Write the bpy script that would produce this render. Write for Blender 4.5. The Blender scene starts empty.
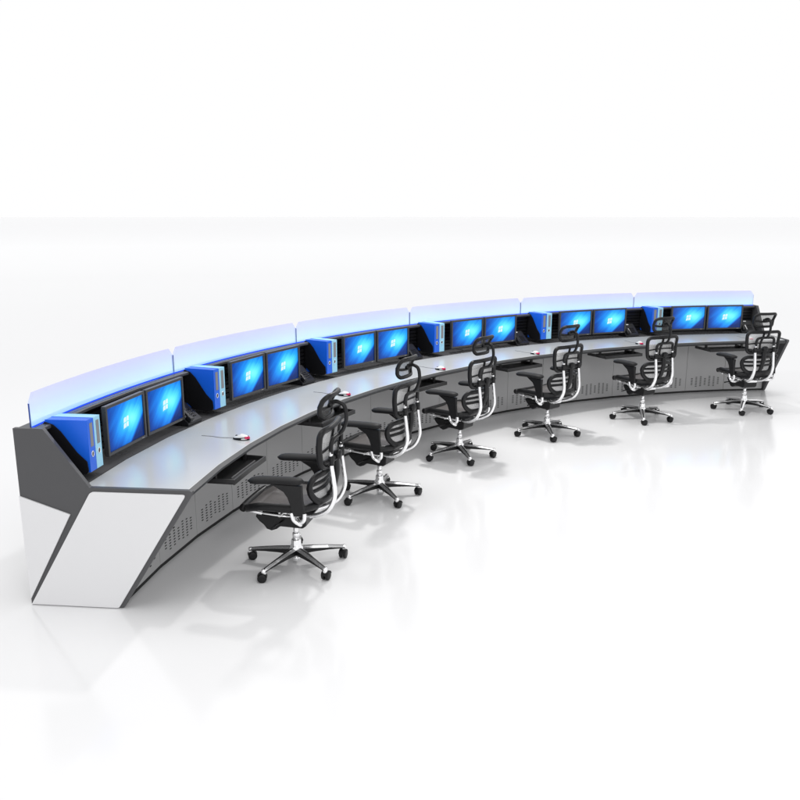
import bpy, bmesh, math, random
from mathutils import Vector, Matrix
random.seed(7)
scn = bpy.context.scene
COL = scn.collection
PI = math.pi
D = math.radians(13.31)                 # arc angle of one workstation bay

# ------------------------------------------------------------------ materials
def new_mat(name):
    m = bpy.data.materials.new(name); m.use_nodes = True
    nt = m.node_tree; nt.nodes.clear()
    out = nt.nodes.new('ShaderNodeOutputMaterial')
    return m, nt, out

def principled(name, col, rough=.4, metal=0., spec=.5, bump=0., bscale=300., var=0., vscale=3., coat=0., sheen=0.):
    m, nt, out = new_mat(name)
    p = nt.nodes.new('ShaderNodeBsdfPrincipled')
    p.inputs['Base Color'].default_value = (*col, 1)
    p.inputs['Roughness'].default_value = rough
    p.inputs['Metallic'].default_value = metal
    p.inputs['Specular IOR Level'].default_value = spec
    p.inputs['Coat Weight'].default_value = coat
    nt.links.new(p.outputs[0], out.inputs[0])
    tc = nt.nodes.new('ShaderNodeTexCoord')
    if var > 0:
        n = nt.nodes.new('ShaderNodeTexNoise'); n.inputs['Scale'].default_value = vscale; n.inputs['Detail'].default_value = 5
        nt.links.new(tc.outputs['Object'], n.inputs['Vector'])
        r = nt.nodes.new('ShaderNodeMapRange'); r.inputs[3].default_value = max(.02, rough-var); r.inputs[4].default_value = rough+var
        r.inputs[1].default_value = .3; r.inputs[2].default_value = .7
        nt.links.new(n.outputs[0], r.inputs[0]); nt.links.new(r.outputs[0], p.inputs['Roughness'])
    if bump > 0:
        n2 = nt.nodes.new('ShaderNodeTexNoise'); n2.inputs['Scale'].default_value = bscale; n2.inputs['Detail'].default_value = 3
        nt.links.new(tc.outputs['Object'], n2.inputs['Vector'])
        b = nt.nodes.new('ShaderNodeBump'); b.inputs['Strength'].default_value = bump; b.inputs['Distance'].default_value = .002
        nt.links.new(n2.outputs[0], b.inputs['Height']); nt.links.new(b.outputs[0], p.inputs['Normal'])
    return m

M = {}
M['floor'] = principled('floor_white_gloss', (.86, .86, .865), .14, spec=.4)
M['white'] = principled('white_panel_lacquer', (.80, .80, .81), .32, var=.04)
M['dark'] = principled('charcoal_powder_coat', (.078, .078, .082), .45, bump=.15, bscale=900, var=.05)
M['edge'] = principled('soft_edge_trim', (.045, .047, .050), .40, spec=.35, var=.05)
M['panel'] = principled('grey_metal_door', (.47, .47, .473), .36, bump=.05, bscale=700, var=.03)
M['seam'] = principled('seam_black', (.01, .01, .01), .6)
M['desk'] = principled('grey_laminate', (.56, .578, .592), .20, var=.02, vscale=4)
M['shelf'] = principled('shelf_dark', (.12, .12, .125), .26, var=.05)
M['slat'] = principled('slat_black', (.010, .010, .012), .36, spec=.35, var=.05)
M['plastic'] = principled('chair_black_plastic', (.008, .008, .009), .40, spec=.35, bump=.1, bscale=600, var=.06, vscale=12)
M['pad'] = principled('soft_black_pad', (.009, .009, .010), .55, spec=.35, bump=.2, bscale=900)
M['rubber'] = principled('black_rubber', (.006, .006, .007), .45, spec=.35, bump=.1, bscale=400)
M['chrome'] = principled('polished_chrome', (.97, .97, .98), .15, metal=.80, var=.03, vscale=10)
M['bezel'] = principled('bezel_grey_black', (.045, .045, .047), .30, var=.04)
M['blue'] = principled('blue_binder_board', (.008, .135, .80), .35, bump=.08, bscale=500)
M['lblue'] = principled('light_blue_binder_board', (.36, .70, .90), .38, bump=.08, bscale=500)
M['tag'] = principled('grey_label', (.24, .24, .25), .6)
M['mwhite'] = principled('mouse_white', (.82, .82, .82), .25)
M['red'] = principled('mouse_red', (.62, .01, .10), .25)
M['cable'] = principled('cable_grey', (.22, .22, .23), .5)
M['tray'] = principled('tray_black', (.02, .02, .021), .32)
M['strip'] = principled('grey_metal_strip', (.45, .45, .46), .3, metal=.8)
M['plabel'] = principled('phone_label_white', (.8, .8, .8), .4)

def emission(name, col, st):
    m, nt, out = new_mat(name)
    e = nt.nodes.new('ShaderNodeEmission'); e.inputs[0].default_value = (*col, 1); e.inputs[1].default_value = st
    nt.links.new(e.outputs[0], out.inputs[0]); return m
M['led'] = emission('blue_led_strip', (.02, .08, 1.), 1.3)
M['logo'] = emission('screen_logo_white', (.80, .97, 1.), 1.0)

def membrane_mat(name, col, through, scale=420.):
    """woven mesh: threads partly covering, light passes between them"""
    m, nt, out = new_mat(name)
    d = nt.nodes.new('ShaderNodeBsdfPrincipled'); d.inputs['Base Color'].default_value = (*col, 1); d.inputs['Roughness'].default_value = .35
    tr = nt.nodes.new('ShaderNodeBsdfTransparent')
    mx = nt.nodes.new('ShaderNodeMixShader')
    tc = nt.nodes.new('ShaderNodeTexCoord'); ck = nt.nodes.new('ShaderNodeTexChecker'); ck.inputs['Scale'].default_value = scale
    nt.links.new(tc.outputs['Object'], ck.inputs['Vector'])
    mr = nt.nodes.new('ShaderNodeMapRange'); mr.inputs[3].default_value = max(0, through-.25); mr.inputs[4].default_value = min(1, through+.25)
    nt.links.new(ck.outputs['Fac'], mr.inputs[0]); nt.links.new(mr.outputs[0], mx.inputs[0])
    nt.links.new(d.outputs[0], mx.inputs[1]); nt.links.new(tr.outputs[0], mx.inputs[2])
    nt.links.new(mx.outputs[0], out.inputs[0]); return m
M['mesh'] = membrane_mat('back_mesh', (.85, .85, .85), .48)
M['hmesh'] = membrane_mat('headrest_mesh', (.10, .10, .10), .45)
M['seatmesh'] = membrane_mat('seat_mesh', (.16, .148, .145), .15)

def glass_mat():
    m, nt, out = new_mat('frosted_blue_acrylic')
    tr = nt.nodes.new('ShaderNodeBsdfTransparent'); tr.inputs[0].default_value = (.90, .91, 1., 1)
    tl = nt.nodes.new('ShaderNodeBsdfTranslucent'); tl.inputs[0].default_value = (.74, .80, 1., 1)
    df = nt.nodes.new('ShaderNodeBsdfPrincipled'); df.inputs['Base Color'].default_value = (.70, .76, 1., 1); df.inputs['Roughness'].default_value = .15
    a = nt.nodes.new('ShaderNodeMixShader'); a.inputs[0].default_value = .5
    nt.links.new(tl.outputs[0], a.inputs[1]); nt.links.new(df.outputs[0], a.inputs[2])
    b = nt.nodes.new('ShaderNodeMixShader'); b.inputs[0].default_value = .5
    nt.links.new(tr.outputs[0], b.inputs[1]); nt.links.new(a.outputs[0], b.inputs[2])
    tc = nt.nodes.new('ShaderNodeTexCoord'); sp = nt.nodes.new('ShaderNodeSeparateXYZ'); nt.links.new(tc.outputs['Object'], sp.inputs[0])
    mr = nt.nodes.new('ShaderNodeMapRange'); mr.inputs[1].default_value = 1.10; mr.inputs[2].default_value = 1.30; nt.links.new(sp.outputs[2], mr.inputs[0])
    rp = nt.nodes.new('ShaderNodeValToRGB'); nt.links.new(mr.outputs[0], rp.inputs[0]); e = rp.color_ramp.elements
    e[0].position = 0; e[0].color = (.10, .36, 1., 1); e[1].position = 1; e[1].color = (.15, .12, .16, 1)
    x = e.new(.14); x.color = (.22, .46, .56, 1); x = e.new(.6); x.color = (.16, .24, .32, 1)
    em = nt.nodes.new('ShaderNodeEmission'); nt.links.new(rp.outputs[0], em.inputs[0]); em.inputs[1].default_value = .50  # edge-lit glow put into the material as emission, strongest at the foot
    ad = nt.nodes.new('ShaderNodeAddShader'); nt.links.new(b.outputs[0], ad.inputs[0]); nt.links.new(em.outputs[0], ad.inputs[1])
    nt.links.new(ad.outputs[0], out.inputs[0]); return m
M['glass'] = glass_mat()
M['gedge'] = principled('acrylic_edge_blue', (.02, .06, .30), .2)

def screen_mat():
    m, nt, out = new_mat('screen_wallpaper')
    L = nt.links.new
    def math_(op, a=None, b=None, va=0., vb=0.):
        n = nt.nodes.new('ShaderNodeMath'); n.operation = op
        n.inputs[0].default_value = va; n.inputs[1].default_value = vb
        if a is not None: L(a, n.inputs[0])
        if b is not None: L(b, n.inputs[1])
        return n.outputs[0]
    uv = nt.nodes.new('ShaderNodeUVMap'); uv.uv_map = 'UVMap'
    sp = nt.nodes.new('ShaderNodeSeparateXYZ'); L(uv.outputs[0], sp.inputs[0])
    u, v = sp.outputs[0], sp.outputs[1]
    du = math_('SUBTRACT', u, None, vb=.66); dv = math_('SUBTRACT', v, None, vb=.56)
    du = math_('MULTIPLY', du, None, vb=1.15)
    # coordinate across the diagonal streaks
    s = math_('SUBTRACT', math_('MULTIPLY', u, None, vb=.9), math_('MULTIPLY', v, None, vb=.62))
    along = math_('ADD', math_('MULTIPLY', u, None, vb=.25), math_('MULTIPLY', v, None, vb=.35))
    cmb = nt.nodes.new('ShaderNodeCombineXYZ'); L(s, cmb.inputs[0]); L(math_('MULTIPLY', along, None, vb=.22), cmb.inputs[1])
    ns = nt.nodes.new('ShaderNodeTexNoise'); ns.inputs['Scale'].default_value = 6.; ns.inputs['Detail'].default_value = 3.; L(cmb.outputs[0], ns.inputs['Vector'])
    dist = math_('SQRT', math_('ADD', math_('MULTIPLY', du, du), math_('MULTIPLY', dv, dv)))
    streak = math_('MULTIPLY', math_('SUBTRACT', ns.outputs[0], None, vb=.5), None, vb=.42)
    val = math_('ADD', dist, streak)
    # dark lower right corner cut off by a diagonal
    cor = nt.nodes.new('ShaderNodeMapRange'); cor.inputs[1].default_value = .52; cor.inputs[2].default_value = .60; cor.inputs[3].default_value = 0; cor.inputs[4].default_value = .42
    L(s, cor.inputs[0])
    val = math_('ADD', val, cor.outputs[0])
    rp = nt.nodes.new('ShaderNodeValToRGB'); L(val, rp.inputs[0])
    e = rp.color_ramp.elements
    e[0].position = .0; e[0].color = (.20, .90, 1., 1)
    e[1].position = .9; e[1].color = (.002, .02, .13, 1)
    for p_, c in ((.17, (.08, .66, 1.)), (.33, (.018, .36, .90)), (.52, (.006, .17, .68)), (.72, (.003, .06, .36))):
        x = e.new(p_); x.color = (*c, 1)
    em = nt.nodes.new('ShaderNodeEmission'); L(rp.outputs[0], em.inputs[0]); em.inputs[1].default_value = 1.25
    gl = nt.nodes.new('ShaderNodeBsdfGlossy'); gl.inputs['Roughness'].default_value = .25; gl.inputs[0].default_value = (.03, .03, .03, 1)
    ad = nt.nodes.new('ShaderNodeAddShader'); L(em.outputs[0], ad.inputs[0]); L(gl.outputs[0], ad.inputs[1])
    L(ad.outputs[0], out.inputs[0]); return m
M['screen'] = screen_mat()

# ------------------------------------------------------------------ mesh helper
class MB:
    def __init__(s): s.v = []; s.f = []; s.mi = []; s.sm = []; s.uv = {}
    def add(s, vs, fs, mi=0, smooth=False):
        o = len(s.v); s.v += [tuple(p) for p in vs]
        for f in fs: s.f.append(tuple(i+o for i in f)); s.mi.append(mi); s.sm.append(smooth)
    def box(s, c, d, mi=0, bev=0., rot=None, smooth=False):
        bm = bmesh.new(); bmesh.ops.create_cube(bm, size=1)
        for v in bm.verts: v.co = Vector((v.co.x*d[0], v.co.y*d[1], v.co.z*d[2]))
        if bev > 0: bmesh.ops.bevel(bm, geom=list(bm.edges), offset=min(bev, min(d)*.45), segments=2, profile=.6, affect='EDGES')
        if rot: 
            for v in bm.verts: v.co = rot @ v.co
        for v in bm.verts: v.co += Vector(c)
        s.bm(bm, mi, smooth)
    def bm(s, bm, mi=0, smooth=False):
        bm.verts.index_update()
        s.add([v.co[:] for v in bm.verts], [[v.index for v in f.verts] for f in bm.faces], mi, smooth); bm.free()
    def prism(s, poly, axis, a, b, mi=0, bev=0.):
        """poly of 2D points extruded between a and b along axis ('x': poly=(y,z); 'y': (x,z); 'z': (x,y))"""
        def P(p, t): return {'x': (t, p[0], p[1]), 'y': (p[0], t, p[1]), 'z': (p[0], p[1], t)}[axis]
        bm = bmesh.new(); A = [bm.verts.new(P(p, a)) for p in poly]; B = [bm.verts.new(P(p, b)) for p in poly]
        n = len(poly); bm.faces.new(A); bm.faces.new(B[::-1])
        for i in range(n): bm.faces.new((A[i], B[i], B[(i+1) % n], A[(i+1) % n]))
        bmesh.ops.recalc_face_normals(bm, faces=bm.faces)
        if bev > 0: bmesh.ops.bevel(bm, geom=list(bm.edges), offset=bev, segments=2, profile=.6, affect='EDGES')
        s.bm(bm, mi)
    def tube(s, pts, r, n=10, closed=False, mi=0, flat=1., up=(0, 0, 1), smooth=True):
        """r: radius or list. flat: scale of the section along 'up-ish' second axis"""
        pts = [Vector(p) for p in pts]; m = len(pts); rs = r if isinstance(r, (list, tuple)) else [r]*m
        vs = []; prev = None
        for i, p in enumerate(pts):
            if closed: t = pts[(i+1) % m]-pts[i-1]
            else: t = pts[min(i+1, m-1)]-pts[max(i-1, 0)]
            t.normalize()
            if prev is None:
                a = Vector(up).cross(t)
                if a.length < 1e-3: a = Vector((1, 0, 0)).cross(t)
            else: a = prev-t*prev.dot(t)
            a.normalize(); prev = a; b = t.cross(a)
            for k in range(n):
                w = 2*PI*k/n; vs.append(p+(a*math.cos(w)+b*math.sin(w)*flat)*rs[i])
        fs = []
        for i in range(m if closed else m-1):
            for k in range(n):
                j = (i+1) % m; fs.append((i*n+k, i*n+(k+1) % n, j*n+(k+1) % n, j*n+k))
        if not closed: fs += [tuple(range(n))[::-1], tuple((m-1)*n+k for k in range(n))]
        s.add(vs, fs, mi, smooth)
    def lathe(s, prof, c=(0, 0, 0), n=20, mi=0, axis='z', smooth=True):
        """prof: (r, h)"""
        vs = []
        for r, h in prof:
            for k in range(n):
                w = 2*PI*k/n; x, y = r*math.cos(w), r*math.sin(w)
                vs.append((c[0]+x, c[1]+y, c[2]+h) if axis == 'z' else ((c[0]+h, c[1]+x, c[2]+y) if axis == 'x' else (c[0]+x, c[1]+h, c[2]+y)))
        fs = []
        for i in range(len(prof)-1):
            for k in range(n): fs.append((i*n+k, i*n+(k+1) % n, (i+1)*n+(k+1) % n, (i+1)*n+k))
        fs += [tuple(range(n))[::-1], tuple((len(prof)-1)*n+k for k in range(n))]
        s.add(vs, fs, mi, smooth)
    def grid(s, fn, nu, nv, mi=0, smooth=True):
        vs = [fn(i/nu, j/nv) for j in range(nv+1) for i in range(nu+1)]
        s.add(vs, [(j*(nu+1)+i, j*(nu+1)+i+1, (j+1)*(nu+1)+i+1, (j+1)*(nu+1)+i) for j in range(nv) for i in range(nu)], mi, smooth)
    def build(s, name, mats, parent=None, off=(0, 0, 0), recalc=True):
        me = bpy.data.meshes.new(name)
        me.from_pydata([(x-off[0], y-off[1], z-off[2]) for x, y, z in s.v], [], s.f)
        for m in (mats if isinstance(mats, (list, tuple)) else [mats]): me.materials.append(m)
        me.polygons.foreach_set('material_index', s.mi); me.polygons.foreach_set('use_smooth', s.sm)
        if recalc:
            bm = bmesh.new(); bm.from_mesh(me); bmesh.ops.recalc_face_normals(bm, faces=bm.faces); bm.to_mesh(me); bm.free()
        me.update()
        o = bpy.data.objects.new(name, me); COL.objects.link(o)
        if parent is not None: o.parent = parent
        return o

def smooth_path(pts, n=6, closed=False):
    """Catmull-Rom through the points"""
    P = [Vector(p) for p in pts]; m = len(P); out = []
    rng = range(m if closed else m-1)
    for i in rng:
        g = (lambda k: P[k % m]) if closed else (lambda k: P[max(0, min(m-1, k))])
        a, b, c, d = g(i-1), g(i), g(i+1), g(i+2)
        for j in range(n):
            t = j/n
            out.append(.5*((2*b)+(c-a)*t+(2*a-5*b+4*c-d)*t*t+(3*b-a-3*c+d)*t**3))
    if not closed: out.append(P[-1])
    return out

def pol(R, k, z=0.):
    t = (k-3)*D; return (R*math.sin(t), R*math.cos(t), z)
def thing(name, label, cat, loc=(0, 0, 0), rz=0., group=None):
    o = bpy.data.objects.new(name, None); COL.objects.link(o); o.empty_display_size = .1
    o.location = loc; o.rotation_euler = (0, 0, rz); o['label'] = label; o['category'] = cat
    if group: o['group'] = group
    return o
def copy_tree(o, parent=None):
    c = o.copy(); COL.objects.link(c)
    if parent is not None: c.parent = parent
    for ch in list(o.children): copy_tree(ch, c)
    return c
def place(o, R, k, z=0., turn=0.):
    o.location = pol(R, k, z); o.rotation_euler = (0, 0, -(k-3)*D+turn)

# ------------------------------------------------------------------ floor
fl = MB(); fl.add([(-2500, -2500, 0), (2500, -2500, 0), (2500, 2500, 0), (-2500, 2500, 0)], [(0, 1, 2, 3)])
floor = fl.build('floor', M['floor']); floor['kind'] = 'structure'

# ------------------------------------------------------------------ console
CO = (0, 7.2, 0)
console = thing('control_console', 'long curved charcoal and white control-room console desk with blue-lit glass screens along its back', 'control desk', CO)
thirds = [i/3 for i in range(19)]
def sweep(mb, prof, ks, mi=0, caps=True, smooth=False):
    """closed (R,z) profile swept over the arc positions"""
    n = len(prof); vs = []
    for k in ks: vs += [pol(R, k, z) for R, z in prof]
    fs = []
    for i in range(len(ks)-1):
        for j in range(n): fs.append((i*n+j, i*n+(j+1) % n, (i+1)*n+(j+1) % n, (i+1)*n+j))
    if caps: fs += [tuple(range(n)), tuple((len(ks)-1)*n+j for j in range(n))[::-1]]
    mb.add(vs, fs, mi, smooth)
def cpart(mb, name, mats, parent=None, label=None):
    o = mb.build(name, mats, parent or console, CO if parent is None else CO)
    if label: o['label'] = label
    return o
K0, K6 = .003, 5.997
ks = [K0]+thirds[1:-1]+[K6]
w = MB(); sweep(w, [(6.790, .7475), (6.772, .7475), (6.745, .733), (6.742, .722), (6.760, .706), (7.40, .706), (7.40, .7475)], ks)
cpart(w, 'worktop', M['edge'])
w = MB(); sweep(w, [(6.772, .7480), (6.776, .7505), (7.407, .7505), (7.407, .7480)], ks)
cpart(w, 'desk_surface', M['desk'], label='light grey laminate worktop surface')
w = MB(); sweep(w, [(7.414, .735), (7.414, .752), (7.70, .752), (7.70, .735)], ks)
cpart(w, 'rear_shelf', M['shelf'])
# slat wall with horizontal grooves
w = MB(); sweep(w, [(7.70, .70), (7.70, 1.075), (7.712, 1.075), (7.712, .70)], ks)
for r in range(8):
    z = .772+r*.039; sweep(w, [(7.683, z), (7.683, z+.024), (7.6985, z+.030), (7.6985, z-.004)], ks)
cpart(w, 'slat_wall', M['slat'])
w = MB(); sweep(w, [(7.628, 1.074), (7.622, 1.080), (7.622, 1.095), (7.628, 1.100), (7.768, 1.100), (7.772, 1.096), (7.772, 1.074)], ks)
cpart(w, 'top_cap', M['dark'])
w = MB(); sweep(w, [(7.752, .02), (7.752, 1.0735), (7.766, 1.0735), (7.766, .02)], ks)
cpart(w, 'rear_panel', M['dark'])
w = MB(); sweep(w, [(7.2215, .0), (7.2215, .0235), (7.255, .0235), (7.255, .0)], ks)
cpart(w, 'plinth', M['seam'])
# LED channel and frosted screens
w = MB(); fine = [K0+(K6-K0)*i/72 for i in range(73)]
sweep(w, [(7.676, 1.1005), (7.676, 1.1055), (7.685, 1.1065), (7.685, 1.1005)], fine)
cpart(w, 'light_strip', M['led'], label='glowing blue strip along the foot of the glass screens')
for b in range(6):
    w = MB(); N = 24; th = .010; k0, k1 = b+.0025, b+1-.0025
    def prof_top(s):                      # chamfered upper corners
        Lm = 7.69*D; x = min(s, 1-s)*Lm
        return 1.243+(1.300-1.243)*min(1, x/.045)
    S = [0, .0125, .0253]+[.0253+(1-.0506)*i/N for i in range(1, N)]+[1-.0253, 1-.0125, 1]
    vs = []
    for s in S:
        k = k0+(k1-k0)*s; zt = prof_top(s)
        vs += [pol(7.686, k, 1.1015), pol(7.686, k, zt), pol(7.686+th, k, zt), pol(7.686+th, k, 1.1015)]
    n = len(S); w.add(vs, [(i*4, i*4+1, (i+1)*4+1, (i+1)*4) for i in range(n-1)]+[(i*4+3, i*4+2, (i+1)*4+2, (i+1)*4+3) for i in range(n-1)], 0)
    w.add(vs, [(i*4+1, i*4+2, (i+1)*4+2, (i+1)*4+1) for i in range(n-1)], 0)
    w.add(vs, [(0, 1, 2, 3), tuple((n-1)*4+j for j in range(4)), (0, 3, (n-1)*4+3, (n-1)*4)], 1)
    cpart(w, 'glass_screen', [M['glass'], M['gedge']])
# perforated doors, three to a bay
R_P = 7.22
for i in range(18):
    ka, kb = thirds[i]+(.004 if i == 0 else .0013), thirds[i+1]-(.004 if i == 17 else .0013)
    w = MB(); sweep(w, [(R_P, .025), (R_P, .702), (R_P+.018, .702), (R_P+.018, .025)], [ka, kb])
    A, B = Vector(pol(R_P, ka)), Vector(pol(R_P, kb)); t = (B-A).normalized(); nrm = Vector((-(A+B).x, -(A+B).y, 0)).normalized()
    Lp = (B-A).length
    for c, n in enumerate((5, 7, 7, 5, 7, 7, 5)):
        x = Lp*.5+(c-3)*.064
        for r in range(n):
            z = .145+(r-(n-1)/2)*.0205+(-.003 if c % 2 else .003)
            c0 = A+t*x+nrm*.0008+Vector((0, 0, z))
            hw, hh = .0150, .0048
            pts = []
            for a in range(8):
                an = a/8*2*PI+PI/8; pts.append(c0+t*(hw*math.copysign(abs(math.cos(an))**.6, math.cos(an)))+Vector((0, 0, hh*math.copysign(abs(math.sin(an))**.7, math.sin(an)))))
            w.add(pts, [tuple(range(8))], 1)
    cpart(w, 'door_panel', [M['panel'], M['seam']])
w = MB(); sweep(w, [(R_P+.0205, .045), (R_P+.0205, .702), (R_P+.025, .702), (R_P+.025, .045)], ks)
cpart(w, 'door_backing', M['seam'])
# end panels
def end_panel(k, sg):
    t = (k-3)*D; F = Vector((math.sin(t), math.cos(t), 0)); T = Vector((F.y, -F.x, 0))*sg
    def slab(mb, poly, a, b, bev, mi=0):
        bm = bmesh.new(); A = [bm.verts.new(F*R+T*a+Vector((0, 0, z))) for R, z in poly]; B = [bm.verts.new(F*R+T*b+Vector((0, 0, z))) for R, z in poly]
        n = len(poly); bm.faces.new(A); bm.faces.new(B[::-1])
        for i in range(n): bm.faces.new((A[i], B[i], B[(i+1) % n], A[(i+1) % n]))
        bmesh.ops.recalc_face_normals(bm, faces=bm.faces)
        if bev: bmesh.ops.bevel(bm, geom=list(bm.edges), offset=bev, segments=2, profile=.6, affect='EDGES')
        mb.bm(bm, mi)
    w = MB(); slab(w, [(7.782, .004), (7.782, 1.104), (7.604, 1.104), (7.598, 1.100), (7.362, .775), (7.350, .758), (6.750, .758), (6.736, .752), (6.733, .738), (7.20, .004)], .002, .034, .002)
    p = cpart(w, 'end_panel', M['dark'])
    def rc(poly, rad):                    # round the corners flagged
        out = []; n = len(poly)
        for i, (a, b, r) in enumerate(poly):
            if not r: out.append((a, b)); continue
            P = Vector((a, b)); Q = (Vector(poly[i-1][:2])-P).normalized(); S_ = (Vector(poly[(i+1) % n][:2])-P).normalized()
            for j in range(6):
                u = j/5; p0 = P+Q*r; p2 = P+S_*r; q = p0*(1-u)**2+P*2*u*(1-u)+p2*u*u; out.append((q.x, q.y))
        return out
    w = MB(); slab(w, rc([(7.342, .735, .022), (6.768, .735, .025), (7.226, .006, .012), (7.775, .006, .006)], 0), .0345, .046, .0015)
    i1 = cpart(w, 'white_inlay', M['white'], p)
    w = MB(); slab(w, rc([(7.782, .694, 0), (7.478, .590, .004), (7.777, .040, 0)], 0), .0345, .046, .0015)
    i2 = cpart(w, 'corner_inlay', M['white'], p)
    for o in (i1, i2): o.data.transform(Matrix.Translation(Vector(CO))); o.data.transform(Matrix.Translation(-Vector(CO)))
    return p
end_panel(0, -1); end_panel(6, 1)
# keyboard trays
for b in range(6):
    w = MB(); ka, kb = b+.295, b+.655
    k2 = [ka, b+1/3, (ka+kb)/2, kb]
    sweep(w, [(6.655, .640), (6.655, .646), (6.98, .646), (6.98, .640)], k2)
    sweep(w, [(6.645, .638), (6.645, .672), (6.657, .672), (6.657, .638)], k2)
    for kk in (ka, kb-.008): sweep(w, [(6.657, .640), (6.657, .672), (6.98, .672), (6.98, .640)], [kk, kk+.008])
    sweep(w, [(6.78, .6465), (6.78, .700), (6.80, .700), (6.80, .6465)], [ka+.012, ka+.03])
    sweep(w, [(6.78, .6465), (6.78, .700), (6.80, .700), (6.80, .6465)], [kb-.03, kb-.012])
    tr = cpart(w, 'keyboard_tray', M['tray'])
    w = MB(); sweep(w, [(6.690, .6465), (6.690, .660), (6.698, .660), (6.698, .6465)], [ka+.05, (ka+kb)/2, kb-.05])
    cpart(w, 'keyboard_edge_glint', M['strip'], tr)  # invented bar standing in for the highlight along a keyboard's front edge

ORD = ['nearest', 'second', 'third', 'fourth', 'fifth', 'sixth']
NTH = ['first', 'second', 'third', 'fourth', 'fifth', 'last']

# ------------------------------------------------------------------ monitors
def make_monitor():
    r = thing('monitor', '', 'monitor', group='screens standing in pairs along the console')
    W, H, t = .510, .325, .030
    w = MB(); bz = .020
    w.box((0, .012, 0), (W-.02, t-.006, H-.02), 0, .004)
    for sx in (-1, 1): w.box((sx*(W/2-bz/2), 0, 0), (bz, t, H), 0, .003)
    for sz in (-1, 1): w.box((0, 0, sz*(H/2-bz/2)), (W-2*bz+.001, t-.001, bz), 0, .003)
    w.box((W/2-.06, -t/2-.0008, -H/2+bz/2), (.03, .0016, .004), 1)
    w.build('frame', [M['bezel'], M['strip']], r)
    a, c = W/2-bz+.001, H/2-bz+.001
    me = bpy.data.meshes.new('screen'); y = -.0035
    vs = [(-a, y, -c), (a, y, -c), (a, y, c), (-a, y, c)]; fs = [(0, 1, 2, 3)]; mi = [0]
    ex = 0.0
    # four wavy panes
    s = .033
    for px, pz in ((-1, 1), (1, 1), (-1, -1), (1, -1)):
        g = []; n = 5
        x0, x1 = (-s, -.003) if px < 0 else (.003, s); z0, z1 = (.003, s) if pz > 0 else (-s, -.003)
        bot = [(x0+(x1-x0)*i/n, z0) for i in range(n+1)]; top = [(x0+(x1-x0)*i/n, z1) for i in range(n, -1, -1)]
        for x, z in bot+top:
            zz = z*1.05+.0055*math.sin((x/s if x > 0 else x/s+1)*PI)+.12*x; xx = x*.98+.13*z; g.append((xx+.004, y-.001, zz))
        o = len(vs); vs += g; fs.append(tuple(range(o, o+len(g)))); mi.append(1)
    me.from_pydata(vs, [], fs); me.materials.append(M['screen']); me.materials.append(M['logo']); me.polygons.foreach_set('material_index', mi)
    uvl = me.uv_layers.new(name='UVMap')
    for p in me.polygons:
        for li in p.loop_indices:
            v = me.vertices[me.loops[li].vertex_index].co; uvl.data[li].uv = ((v.x+a)/(2*a), (v.z+c)/(2*c))
    o = bpy.data.objects.new('screen', me); COL.objects.link(o); o.parent = r; o['label'] = 'lit screen with blue streaked wallpaper and a white four-pane flag logo'
    w = MB(); w.box((0, .034, 0), (.18, .020, .15), 0, .004); w.box((0, .045, -.01), (.10, .004, .10), 0, .001)
    w.tube([(0, .045, 0), (0, .12, 0), (0, .222, 0)], .014, 10); w.box((0, .224, 0), (.07, .012, .10), 0, .002)
    w.build('mount_arm', M['plastic'], r)
    return r
mon = make_monitor(); first = True
for b in range(6):
    for j, kk in enumerate((.394, .702)):
        o = mon if first else copy_tree(mon); first = False
        place(o, 7.452, b+kk, .971)
        side = 'left' if j == 0 else 'right'
        o['label'] = '%s monitor of the %s pair, counted from the white end panel' % (side, NTH[b])

# ------------------------------------------------------------------ file holders, binders
def make_holder():
    r = thing('file_holder', '', 'file holder', group='black file holders hooked on the slat wall')
    # local: y outward (0 at R 7.40), x along the arc
    prof = [(.262, .310), (.205, .292), (.16, .25), (.07, .125), (.012, .070), (.006, .012), (.02, -.006), (.06, -.014), (.18, -.012), (.262, .05)]
    prof = [(p.x, p.y) for p in [Vector((q[0], q[1], 0)) for q in prof]]
    for nm, x in (('side_plate', -.0935), ('side_plate', .0895)):
        w = MB(); w.prism(prof, 'x', x, x+.004, 0, .0012); w.build(nm, M['slat'], r)
    w = MB(); w.box((0, .15, -.004), (.178, .20, .004), 0, .001); w.box((0, .266, .16), (.186, .006, .28), 0, .001)
    w.build('rack_frame', M['slat'], r)
    return r
hold = make_holder()
def make_binder(mat, nm):
    r = thing('ring_binder', '', 'binder', group='ring binders kept in the black holders')
    w = MB(); h, dpt, t = .318, .262, .079
    w.box((-t/2+.0015, dpt/2, h/2), (.003, dpt, h), 0, .001)
    w.box((t/2-.0015, dpt/2, h/2), (.003, dpt, h), 0, .001)
    w.box((0, .002, h/2), (t, .004, h), 0, .0015)
    w.box((0, .133, h-.003), (t-.0065, .250, .003), 0, .0005)
    w.build('cover', mat, r)
    w = MB(); w.box((0, .13, h/2-.004), (t-.016, .235, h-.026), 0); w.build('paper_block', M['plabel'], r)
    w = MB(); w.box((.004, -.0008, .222), (.036, .0016, .145), 0, .0004); w.build('spine_label', M['tag'], r)
    w = MB(); w.tube([(0+.013*math.cos(a*PI/8), -.0014, .105+.017*math.sin(a*PI/8)) for a in range(16)], .0026, 6, True); w.build('finger_ring', M['chrome'], r)
    rg = w = MB(); w.add([(.0115*math.cos(a*PI/8), -.0007, .105+.0155*math.sin(a*PI/8)) for a in range(16)], [tuple(range(16))[::-1]]); w.build('finger_hole', M['seam'], r)
    return r
bl, lb = make_binder(M['blue'], 'blue'), make_binder(M['lblue'], 'light')
BAYN = {0: 'nearest the white end panel', 5: 'farthest away at the right end'}
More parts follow.
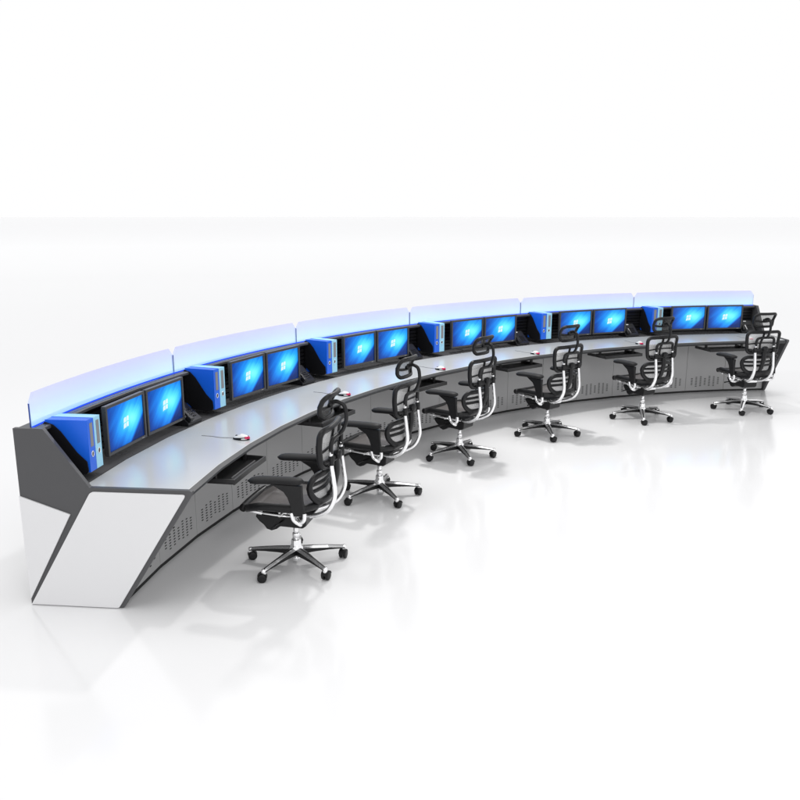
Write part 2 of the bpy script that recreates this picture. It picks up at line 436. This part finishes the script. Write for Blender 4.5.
for b in range(6):
    s = BAYN.get(b, '%s from the white end panel' % ORD[b])
    o = hold if b == 0 else copy_tree(hold); place(o, 7.40, b+.108, .805); o['label'] = 'black sloping file holder with blue binders, %s from the white end panel' % NTH[b]
    for src, dk, nm in ((bl, -.0455, 'dark blue'), (lb, .0015, 'pale blue')):
        o = src if b == 0 else copy_tree(src)
        place(o, 7.40, b+.108+dk/1.0*1.0+.0215, .8065)
        o['label'] = '%s binder in the %s file holder from the white end panel' % (nm, NTH[b])

# ------------------------------------------------------------------ telephones
def make_phone():
    r = thing('telephone', '', 'telephone', group='black telephones between the monitors and the file holders')
    w = MB(); w.prism([(-.02, .0), (-.02, .022), (.14, .150), (.165, .150), (.165, .0)], 'x', -.10, .10, 0, .004); w.build('phone_body', M['slat'], r)
    sl = math.atan2(.128, .16); R_ = Matrix.Rotation(sl, 3, 'X'); nrm = Vector((0, -math.sin(sl), math.cos(sl)))
    def on(x, s, h): return Vector((x, -.02, .022))+Vector((0, math.cos(sl), math.sin(sl)))*s+nrm*h
    w = MB()
    for yy in (.025, .165): w.box(on(-.066, yy, .022), (.046, .050, .034), 0, .008, R_)
    w.box(on(-.066, .095, .030), (.034, .125, .020), 0, .008, R_); w.build('handset', M['plastic'], r)
    w = MB(); w.box(on(-.018, .185, .0025), (.075, .014, .003), 0, .0005, R_); w.build('name_strip', M['plabel'], r)
    w = MB(); w.box(on(-.018, .075, .0025), (.012, .085, .003), 0, .0005, R_); w.build('key_strip', M['plabel'], r)
    w = MB()
    for i in range(3):
        for j in range(4): w.box(on(.016+i*.022, .045+j*.024, .003), (.015, .014, .006), 0, .002, R_)
    w.build('keypad', M['plastic'], r)
    return r
ph = make_phone()
for b in range(6):
    o = ph if b == 0 else copy_tree(ph); place(o, 7.435, b+.905, .757)
    o['label'] = 'black telephone right of the %s pair of monitors from the white end panel' % NTH[b]

# ------------------------------------------------------------------ mice
def make_mouse():
    r = thing('computer_mouse', '', 'mouse', group='white and red mice lying on the worktop'); r.scale = (1.12, 1.12, 1.0)
    def shell(sc, z0):
        def fn(u, v):
            a = u*2*PI; e = v*PI/2
            x = .031*sc*math.cos(a)*math.cos(e)*(1-.12*math.sin(a)); y = .056*sc*math.sin(a)*math.cos(e); z = z0+.034*sc*math.sin(e)*(1-.35*max(0, math.sin(a)))
            return (x, y, z)
        return fn
    w = MB(); w.grid(shell(1, .006), 20, 8); w.build('shell', M['mwhite'], r)
    w = MB()
    def lo(u, v):
        a = u*2*PI; return (.0325*math.cos(a)*(1-.06*v), .0575*math.sin(a)*(1-.04*v), .001+.017*v*(1-.4*math.sin(a)))
    w.grid(lo, 20, 2); w.add([(.0325*math.cos(a*PI/10), .0575*math.sin(a*PI/10), .001) for a in range(20)], [tuple(range(20))]); w.build('skirt', M['rubber'], r)
    w = MB()
    def bk(u, v):
        a = PI+PI*.22+u*PI*.56; e = v*PI/5.5; return (.0325*math.cos(a)*math.cos(e), -.004+.0565*math.sin(a)*math.cos(e), .0105+.030*math.sin(e))
    w.grid(bk, 16, 6); w.build('palm_rest', M['red'], r)
    w = MB(); w.lathe([(.008, -.003), (.009, 0), (.008, .003)], (0, .032, .022), 14, 0, 'x'); w.build('scroll_wheel', M['rubber'], r)
    w = MB(); w.tube(smooth_path([(0, .052, .008), (.004, .09, .003), (-.006, .15, .002), (.004, .21, .002), (0, .285, .002)]), .0019, 6); w.build('cable', M['cable'], r)
    return r
ms = make_mouse()
for b, (R, k) in enumerate(((6.875, .72), (6.845, 1.745), (6.84, 2.738), (6.84, 3.70), (6.85, 4.72), (6.85, 5.72))):
    o = ms if b == 0 else copy_tree(ms); place(o, R, k, .7508, (-.04, .03, 0, .05, -.03, 0)[b])
    o['label'] = 'white and red wired mouse on the grey worktop %s' % ('nearest the white end panel', 'above the tray beside the second chair', 'beside the third chair', 'beside the fourth chair', 'beside the fifth chair', 'behind the last chair')[b]

# ------------------------------------------------------------------ chairs   (local: +Y towards the desk)
def rrect(cx, cz, hx, hz, r, yf, n=6, top=1., bot=1.):
    """rounded rectangle loop in x/z, y by function"""
    pts = []
    for qx, qz, a0 in ((1, 1, 0), (-1, 1, PI/2), (-1, -1, PI), (1, -1, 3*PI/2)):
        for i in range(n+1):
            a = a0+i/n*PI/2
            x = qx*(hx-r)+r*math.cos(a); z = qz*(hz-r)+r*math.sin(a)
            f = bot+(top-bot)*(z+hz)/(2*hz); x = cx+x*f; z = cz+z
            pts.append((x, yf(x, z), z))
        # straight run is filled by subdivision below
    out = []
    m = len(pts)
    for i in range(m):
        a, b = Vector(pts[i]), Vector(pts[(i+1) % m]); k = max(1, int((b-a).length/.03))
        for j in range(k):
            p = a.lerp(b, j/k); out.append((p.x, yf(p.x, p.z), p.z))
    return out
def membrane(loop, yf, cz):
    """fan grid filling a loop"""
    w = MB(); cx = 0; rings = 5; n = len(loop); vs = []
    for r in range(rings, 0, -1):
        for p in loop:
            x = p[0]*r/rings; z = cz+(p[2]-cz)*r/rings; vs.append((x, yf(x, z), z))
    vs.append((0, yf(0, cz), cz))
    fs = [(r*n+i, r*n+(i+1) % n, (r+1)*n+(i+1) % n, (r+1)*n+i) for r in range(rings-1) for i in range(n)]
    fs += [((rings-1)*n+i, (rings-1)*n+(i+1) % n, rings*n) for i in range(n)]
    w.add(vs, fs, 0, True); return w

def make_chair():
    r = thing('office_chair', '', 'office chair', group='mesh office chairs standing in front of the console')
    # star base
    w = MB(); w.lathe([(.030, .070), (.046, .078), (.046, .128), (.038, .142), (.033, .150), (.033, .178), (.027, .186)], n=20)
    w.lathe([(.020, .030), (.026, .036), (.026, .071)], n=16); w.build('base_hub', M['chrome'], r)
    w = MB(); w.lathe([(.0165, .186), (.0165, .30)], n=16); w.lathe([(.024, .1865), (.024, .225), (.020, .232)], n=16); w.build('gas_lift', M['chrome'], r)
    for i in range(5):
        a = math.radians(88+i*72); c, s = math.cos(a), math.sin(a)
        def T(x, y, z): return (x*c-y*s, x*s+y*c, z)
        w = MB(); P = []
        for x, hw, z0, z1 in ((.035, .029, .078, .130), (.12, .026, .080, .122), (.22, .022, .077, .109), (.30, .019, .071, .096), (.340, .017, .066, .089)):
            P.append([T(x, -hw, z0+.004), T(x, hw, z0+.004), T(x, hw*.98, z1-.012), T(x, hw*.28, z1), T(x, -hw*.28, z1), T(x, -hw*.98, z1-.012)])
        vs = [q for ring in P for q in ring]; n = 6
        for k in range(6):
            # underside and flanks black, rounded top chrome
            w.add([ring[j] for ring in P for j in (k, (k+1) % 6)], [(2*j, 2*j+1, 2*j+3, 2*j+2) for j in range(4)], 0 if k in (2, 4) else 1)
        w.add(P[-1], [tuple(range(6))], 0)
        w.lathe([(.014, .052), (.0165, .060), (.0165, .086), (.012, .090)], T(.335, 0, 0), 14, 0)
        leg = w.build('leg', [M['chrome'], M['plastic']], r)
        # caster: two wheels under a hood, swivelled at random
        sw = a+(.5, 2.2, -1.1, .9, -2.4)[i]; cc, ss = math.cos(sw), math.sin(sw); O = Vector(T(.335, 0, 0))+Vector((-cc*.012, -ss*.012, 0))
        w = MB()
        for sgn in (-1, 1):
            bm = MB(); bm.lathe([(.012, -.0105), (.027, -.0100), (.0305, -.006), (.0305, .005), (.026, .0085), (.010, .0095)], (sgn*.0145, 0, .0305), 22, 0, 'x')
            w.add([(O.x+x*(-ss)+y*cc, O.y+x*cc+y*ss, z) for x, y, z in bm.v], bm.f, 0, True)
        hood = MB(); hood.grid(lambda u, v: ((v-.5)*.046, -.0335*math.cos(PI*(.05+.9*u)), .0305+.0335*math.sin(PI*(.05+.9*u))), 12, 2)
        w.add([(O.x+x*(-ss)+y*cc, O.y+x*cc+y*ss, z) for x, y, z in hood.v], hood.f, 0, True)
        w.build('caster', M['rubber'], leg)
    # mechanism
    w = MB(); w.prism([(.245, .372), (.250, .352), (.225, .322), (.195, .300), (.175, .272), (.140, .262), (.105, .275), (.080, .296), (-.075, .292), (-.100, .310), (-.105, .372)], 'x', -.085, .085, 0, .008)
    w.box((.105, .02, .335), (.05, .10, .03), 0, .008); w.build('tilt_mechanism', M['plastic'], r)
    w = MB(); w.tube([(-.09, .06, .34), (-.19, .07, .345), (-.235, .075, .338)], [.006, .006, .009], 8); w.build('lever', M['plastic'], r)
    # seat
    def sz(x, y):
        u = x/.25; t = (y-.05)/.25
        return .490+.014*u*u-.020*(1-u*u)*(1-t*t)-.070*max(0, t-.40)**1.5*1.5+.012*max(0, -t-.3)
    loop = []
    for i in range(48):
        a = i/48*2*PI; c, s = math.cos(a), math.sin(a)
        x = .245*math.copysign(abs(c)**.55, c)*(1-.04*s); y = .05+.245*math.copysign(abs(s)**.55, s); loop.append((x, y, sz(x, y)))
    w = MB(); w.tube([(x, y, z-.016) for x, y, z in loop], .0260, 12, True, flat=1.0)
    # front roll of the seat pan
    w.tube(smooth_path([(-.20, .285, .452), (-.1, .300, .445), (0, .303, .443), (.1, .300, .445), (.20, .285, .452)]), .027, 12)
    w.box((0, .02, .435), (.36, .40, .012), 0, .004)
    w.build('seat_frame', M['plastic'], r)
    w = MB(); n = 48; rings = 6; vs = []
    for q in range(rings, 0, -1):
        for x, y, z in loop: xx, yy = x*q/rings, .05+(y-.05)*q/rings; vs.append((xx, yy, sz(xx, yy)+(.004 if q < rings else 0)))
    vs.append((0, .05, sz(0, .05)+.004))
    w.add(vs, [(q*n+i, q*n+(i+1) % n, (q+1)*n+(i+1) % n, (q+1)*n+i) for q in range(rings-1) for i in range(n)]+[((rings-1)*n+i, (rings-1)*n+(i+1) % n, rings*n) for i in range(n)], 0, True)
    w.build('seat', M['seatmesh'], r)
    w = MB()
    for sx in (-1, 1): w.tube(smooth_path([(sx*.205, .255, .447), (sx*.215, .20, .440), (sx*.213, .15, .432)]), .013, 10); w.tube(smooth_path([(sx*.213, .15, .430), (sx*.21, .0, .420), (sx*.12, -.09, .395)]), .006, 8)
    w.tube([(-.2, .04, .414), (.2, .04, .414)], .009, 8); w.box((0, .04, .392), (.13, .12, .038), 0, .006)
    w.build('seat_rail', M['chrome'], r)
    # chrome back rails
    for sx in (-1, 1):
        w = MB(); p = smooth_path([(sx*.045, -.06, .378), (sx*.075, -.13, .386), (sx*.10, -.20, .408), (sx*.115, -.272, .458), (sx*.12, -.312, .550), (sx*.12, -.305, .66), (sx*.12, -.292, .765), (sx*.115, -.290, .85)])
        w.tube(p, [.022-.007*i/(len(p)-1) for i in range(len(p))], 12, flat=.8); w.build('back_rail', M['chrome'], r)
    w = MB(); w.box((0, -.10, .378), (.13, .07, .028), 0, .008); w.build('rail_joint', M['chrome'], r)
    # upper back
    def yb(x, z): return -.262+.55*x*x-.10*max(0, z-.90)-.05*abs(z-.87)
    lp = rrect(0, .868, .200, .120, .042, yb, top=1.06, bot=.98)
    w = MB(); w.tube(lp, .0190, 10, True, flat=1.1); w.build('backrest_frame', M['plastic'], r)
    membrane(lp, yb, .872).build('backrest_mesh', M['mesh'], r, recalc=False)
    w = MB(); w.tube(smooth_path([(x/10*.215, yb(x/10*.215, .872)-.004, .862-.018*(x/10)**2) for x in range(-10, 11, 2)]), .0125, 8, flat=.6)
    w.tube(smooth_path([(-.05, yb(.05, .76)-.004, .77), (-.045, yb(.05, .85)-.004, .85), (-.02, yb(0, .93)-.004, .93), (-.015, yb(0, .99)-.004, .99)]), .0125, 8, flat=.6)
    w.tube(smooth_path([(x/10*.18, yb(x/10*.215, .76)-.006, .772+.010*(x/10)**2) for x in range(-10, 11, 2)]), .034, 10, flat=.45)
    w.build('cross_rib', M['plastic'], r)
    # lumbar support
    def yl(x, z): return -.212+1.25*x*x-.5*abs(z-.60)**1.3
    ll = rrect(0, .597, .205, .092, .075, yl, top=1.0, bot=.86)
    w = MB(); w.tube(ll, .0205, 10, True, flat=1.1)
    for zz in (.630, .585): w.tube(smooth_path([(x/10*.19, yl(x/10*.19, zz)-.003, zz) for x in range(-10, 11, 2)]), .0130, 8)
    w.build('lumbar_frame', M['plastic'], r)
    membrane(ll, yl, .597).build('lumbar_mesh', M['mesh'], r, recalc=False)
    # spine and clamps behind the back
    w = MB(); w.tube(smooth_path([(.0, -.215, .50), (.0, -.262, .56), (.0, -.292, .66), (.0, -.292, .76), (0, -.290, .82)]), [.022]*6+[.026]*6+[.028]*6+[.026]*6+[.02], 10, flat=.7)
    w.lathe([(.010, -.022), (.030, -.018), (.033, 0), (.030, .018), (.010, .022)], (0, -.305, .795), 18, 0, 'y')
    w.tube([(-.135, -.285, .785), (.135, -.285, .785)], .015, 10); w.build('back_spine', M['plastic'], r)
    for sx in (-1, 1):
        w = MB(); w.tube([(sx*.12, -.294, .755), (sx*.12, -.292, .815)], .019, 12); w.box((sx*.135, -.275, .775), (.05, .03, .03), 0, .006); w.build('rail_clamp', M['plastic'], r)
    # headrest bracket: inverted U on the two rails, single stem up to the headrest
    w = MB(); w.tube(smooth_path([(-.115, -.290, .83), (-.115, -.291, .875), (-.105, -.296, .912), (-.07, -.302, .925), (0, -.306, .928), (.07, -.302, .925), (.105, -.296, .912), (.115, -.291, .875), (.115, -.290, .83)]), .0150, 12)
    w.build('headrest_bracket', M['plastic'], r)
    w = MB(); w.tube(smooth_path([(0, -.306, .925), (0, -.338, .960), (0, -.360, 1.02), (0, -.360, 1.08), (0, -.345, 1.125), (0, -.300, 1.145), (0, -.255, 1.135)]), .0135, 12)
    w.tube([(-.03, -.262, 1.125), (.03, -.262, 1.125)], .016, 10); w.build('headrest_stem', M['plastic'], r)
    def yh(x, z):
        t = z-1.105
        return -.242+1.6*x*x*.9-5.0*t*t-.10*t
    lh = rrect(0, 1.125, .122, .076, .036, yh, top=1.06, bot=.95)
    w = MB(); w.tube(lh, .0150, 10, True, flat=1.1)
    w.tube(smooth_path([(x/10*.118, yh(x/10*.118, 1.112)-.003, 1.106+.012*(x/10)**2) for x in range(-10, 11, 2)]), .0165, 8, flat=.7)
    w.build('headrest_frame', M['plastic'], r)
    membrane(lh, yh, 1.125).build('headrest_mesh', M['hmesh'], r, recalc=False)
    # armrests
    for sx in (-1, 1):
        w = MB(); n = 14; path = []; rr = []
        for i in range(n+1):
            t = i/n; y = .215-.375*t
            path.append((sx*(.275-.012*math.sin(PI*t)), y, .672+.010*t-.012*max(0, .25-t)*2))
            rr.append(.047*min(1, (.001+min(t, 1-t)*2*(1-min(t, 1-t)*0)*3.2))**.30)
        w.tube(path, rr, 16, flat=.52, up=(0, 0, 1)); pad = w.build('arm_pad', M['pad'], r)
        # flared upright
        w = MB(); rings = []
        for y0, y1, z, th in ((.055, -.150, .655, .030), (.030, -.150, .640, .030), (-.020, -.150, .610, .026), (-.045, -.152, .57, .022), (-.062, -.156, .52, .020), (-.070, -.162, .475, .018), (-.078, -.165, .450, .016)):
            xo = sx*(.270+.004*(z-.45)/.2)
            rings.append([(xo-th*.5, y1+.006, z), (xo, y1, z), (xo+th*.5, y1+.006, z), (xo+th*.5, y0-.006, z), (xo, y0, z), (xo-th*.5, y0-.006, z)])
        w.add([p for g in rings for p in g], [(i*6+k, i*6+(k+1) % 6, (i+1)*6+(k+1) % 6, (i+1)*6+k) for i in range(len(rings)-1) for k in range(6)]+[tuple(range(6)), tuple((len(rings)-1)*6+k for k in range(6))], 0)
        o = w.build('arm_support', M['plastic'], r)
        w = MB(); w.tube(smooth_path([(sx*.270, -.070, .47), (sx*.272, -.085, .425), (sx*.262, -.12, .395), (sx*.21, -.10, .385), (sx*.13, -.05, .385), (sx*.06, -.02, .382)]), .0175, 12, flat=.75)
        w.tube(smooth_path([(sx*.270, -.155, .47), (sx*.268, -.150, .425), (sx*.262, -.12, .398)]), .0130, 10)
        w.build('arm_bracket', M['chrome'], r)
    return r
ch = make_chair()
for b, (x, y) in enumerate(((-3.496, 5.296), (-2.118, 5.94), (-.735, 6.267), (.591, 6.181), (1.977, 5.833), (3.265, 5.199))):
    o = ch if b == 0 else copy_tree(ch)
    k = math.atan2(x, y); o.location = (x, y, 0); o.rotation_euler = (0, 0, -k+(0, 0, 0, 0, 0, 0)[b])
    o['label'] = 'black mesh office chair with chrome base, %s' % ('nearest the white end panel', 'second from white end panel', 'third from white end panel', 'fourth from white end panel', 'fifth from white end panel', 'last at far right')[b]

# ------------------------------------------------------------------ light
wd = bpy.data.worlds.new('World'); scn.world = wd; wd.use_nodes = True
nt = wd.node_tree; nt.nodes.clear()
out = nt.nodes.new('ShaderNodeOutputWorld'); bg = nt.nodes.new('ShaderNodeBackground')
tc = nt.nodes.new('ShaderNodeTexCoord'); sp = nt.nodes.new('ShaderNodeSeparateXYZ'); rp = nt.nodes.new('ShaderNodeValToRGB')
nt.links.new(tc.outputs['Generated'], sp.inputs[0]); nt.links.new(sp.outputs[2], rp.inputs[0]); nt.links.new(rp.outputs[0], bg.inputs[0]); nt.links.new(bg.outputs[0], out.inputs[0])
e = rp.color_ramp.elements; e[0].position = 0; e[0].color = (1, 1, 1.01, 1); e[1].position = .50; e[1].color = (.95, .95, .955, 1)
for p_, c in ((.02, 1.0), (.30, 1.0), (.66, .42), (.95, .34)): x = e.new(p_); x.color = (c, c, c*1.01, 1)
bg.inputs[1].default_value = 1.0
def area(name, loc, target, size, power, col=(1, 1, 1), size_y=None):
    l = bpy.data.lights.new(name, 'AREA'); l.energy = power; l.color = col; l.size = size
    if size_y: l.shape = 'RECTANGLE'; l.size_y = size_y
    o = bpy.data.objects.new(name, l); COL.objects.link(o); o.location = loc
    o.rotation_euler = (Vector(target)-Vector(loc)).to_track_quat('-Z', 'Y').to_euler(); return o
area('key_softbox', (0, 7.0, 4.5), (-.3, 5.4, 0), .28, 100, (1, .99, .98))
area('added_foreground_fill', (-6.5, -2.0, 5.5), (-4.5, 2.5, 0), 3., 150, (1, 1, 1))  # added fill, brightens the foreground floor and the white end panel
sl = bpy.data.lights.new('added_overhead_fill', 'SUN'); sl.energy = 1.34; sl.angle = math.radians(60); sl.color = (1, 1, 1)  # broad sun added to whiten the floor out to the horizon
so = bpy.data.objects.new('added_overhead_fill', sl); COL.objects.link(so); so.location = (0, 4, 9)
so.rotation_euler = Vector((-.05, -.12, -1)).to_track_quat('-Z', 'Y').to_euler()

# ------------------------------------------------------------------ camera
cam = bpy.data.cameras.new('camera'); co = bpy.data.objects.new('camera', cam); COL.objects.link(co); scn.camera = co
cam.sensor_width = 36; cam.sensor_fit = 'HORIZONTAL'; cam.lens = 835.785/800*36; cam.clip_end = 6000; cam.clip_start = .05
cam.shift_x = (400-394.742)/800; cam.shift_y = (418.753-400)/800
co.location = (-6.708, 1.054, 2.294)
co.rotation_euler = (math.radians(90-13.615), math.radians(-0.007), -math.radians(44.298))
scn.view_settings.view_transform = 'Standard'; scn.view_settings.look = 'None'; scn.view_settings.exposure = 0; scn.view_settings.gamma = 1
scn.render.engine = 'CYCLES'
scn.cycles.max_bounces = 8; scn.cycles.transparent_max_bounces = 16
scn.render.resolution_x = 1024; scn.render.resolution_y = 1024
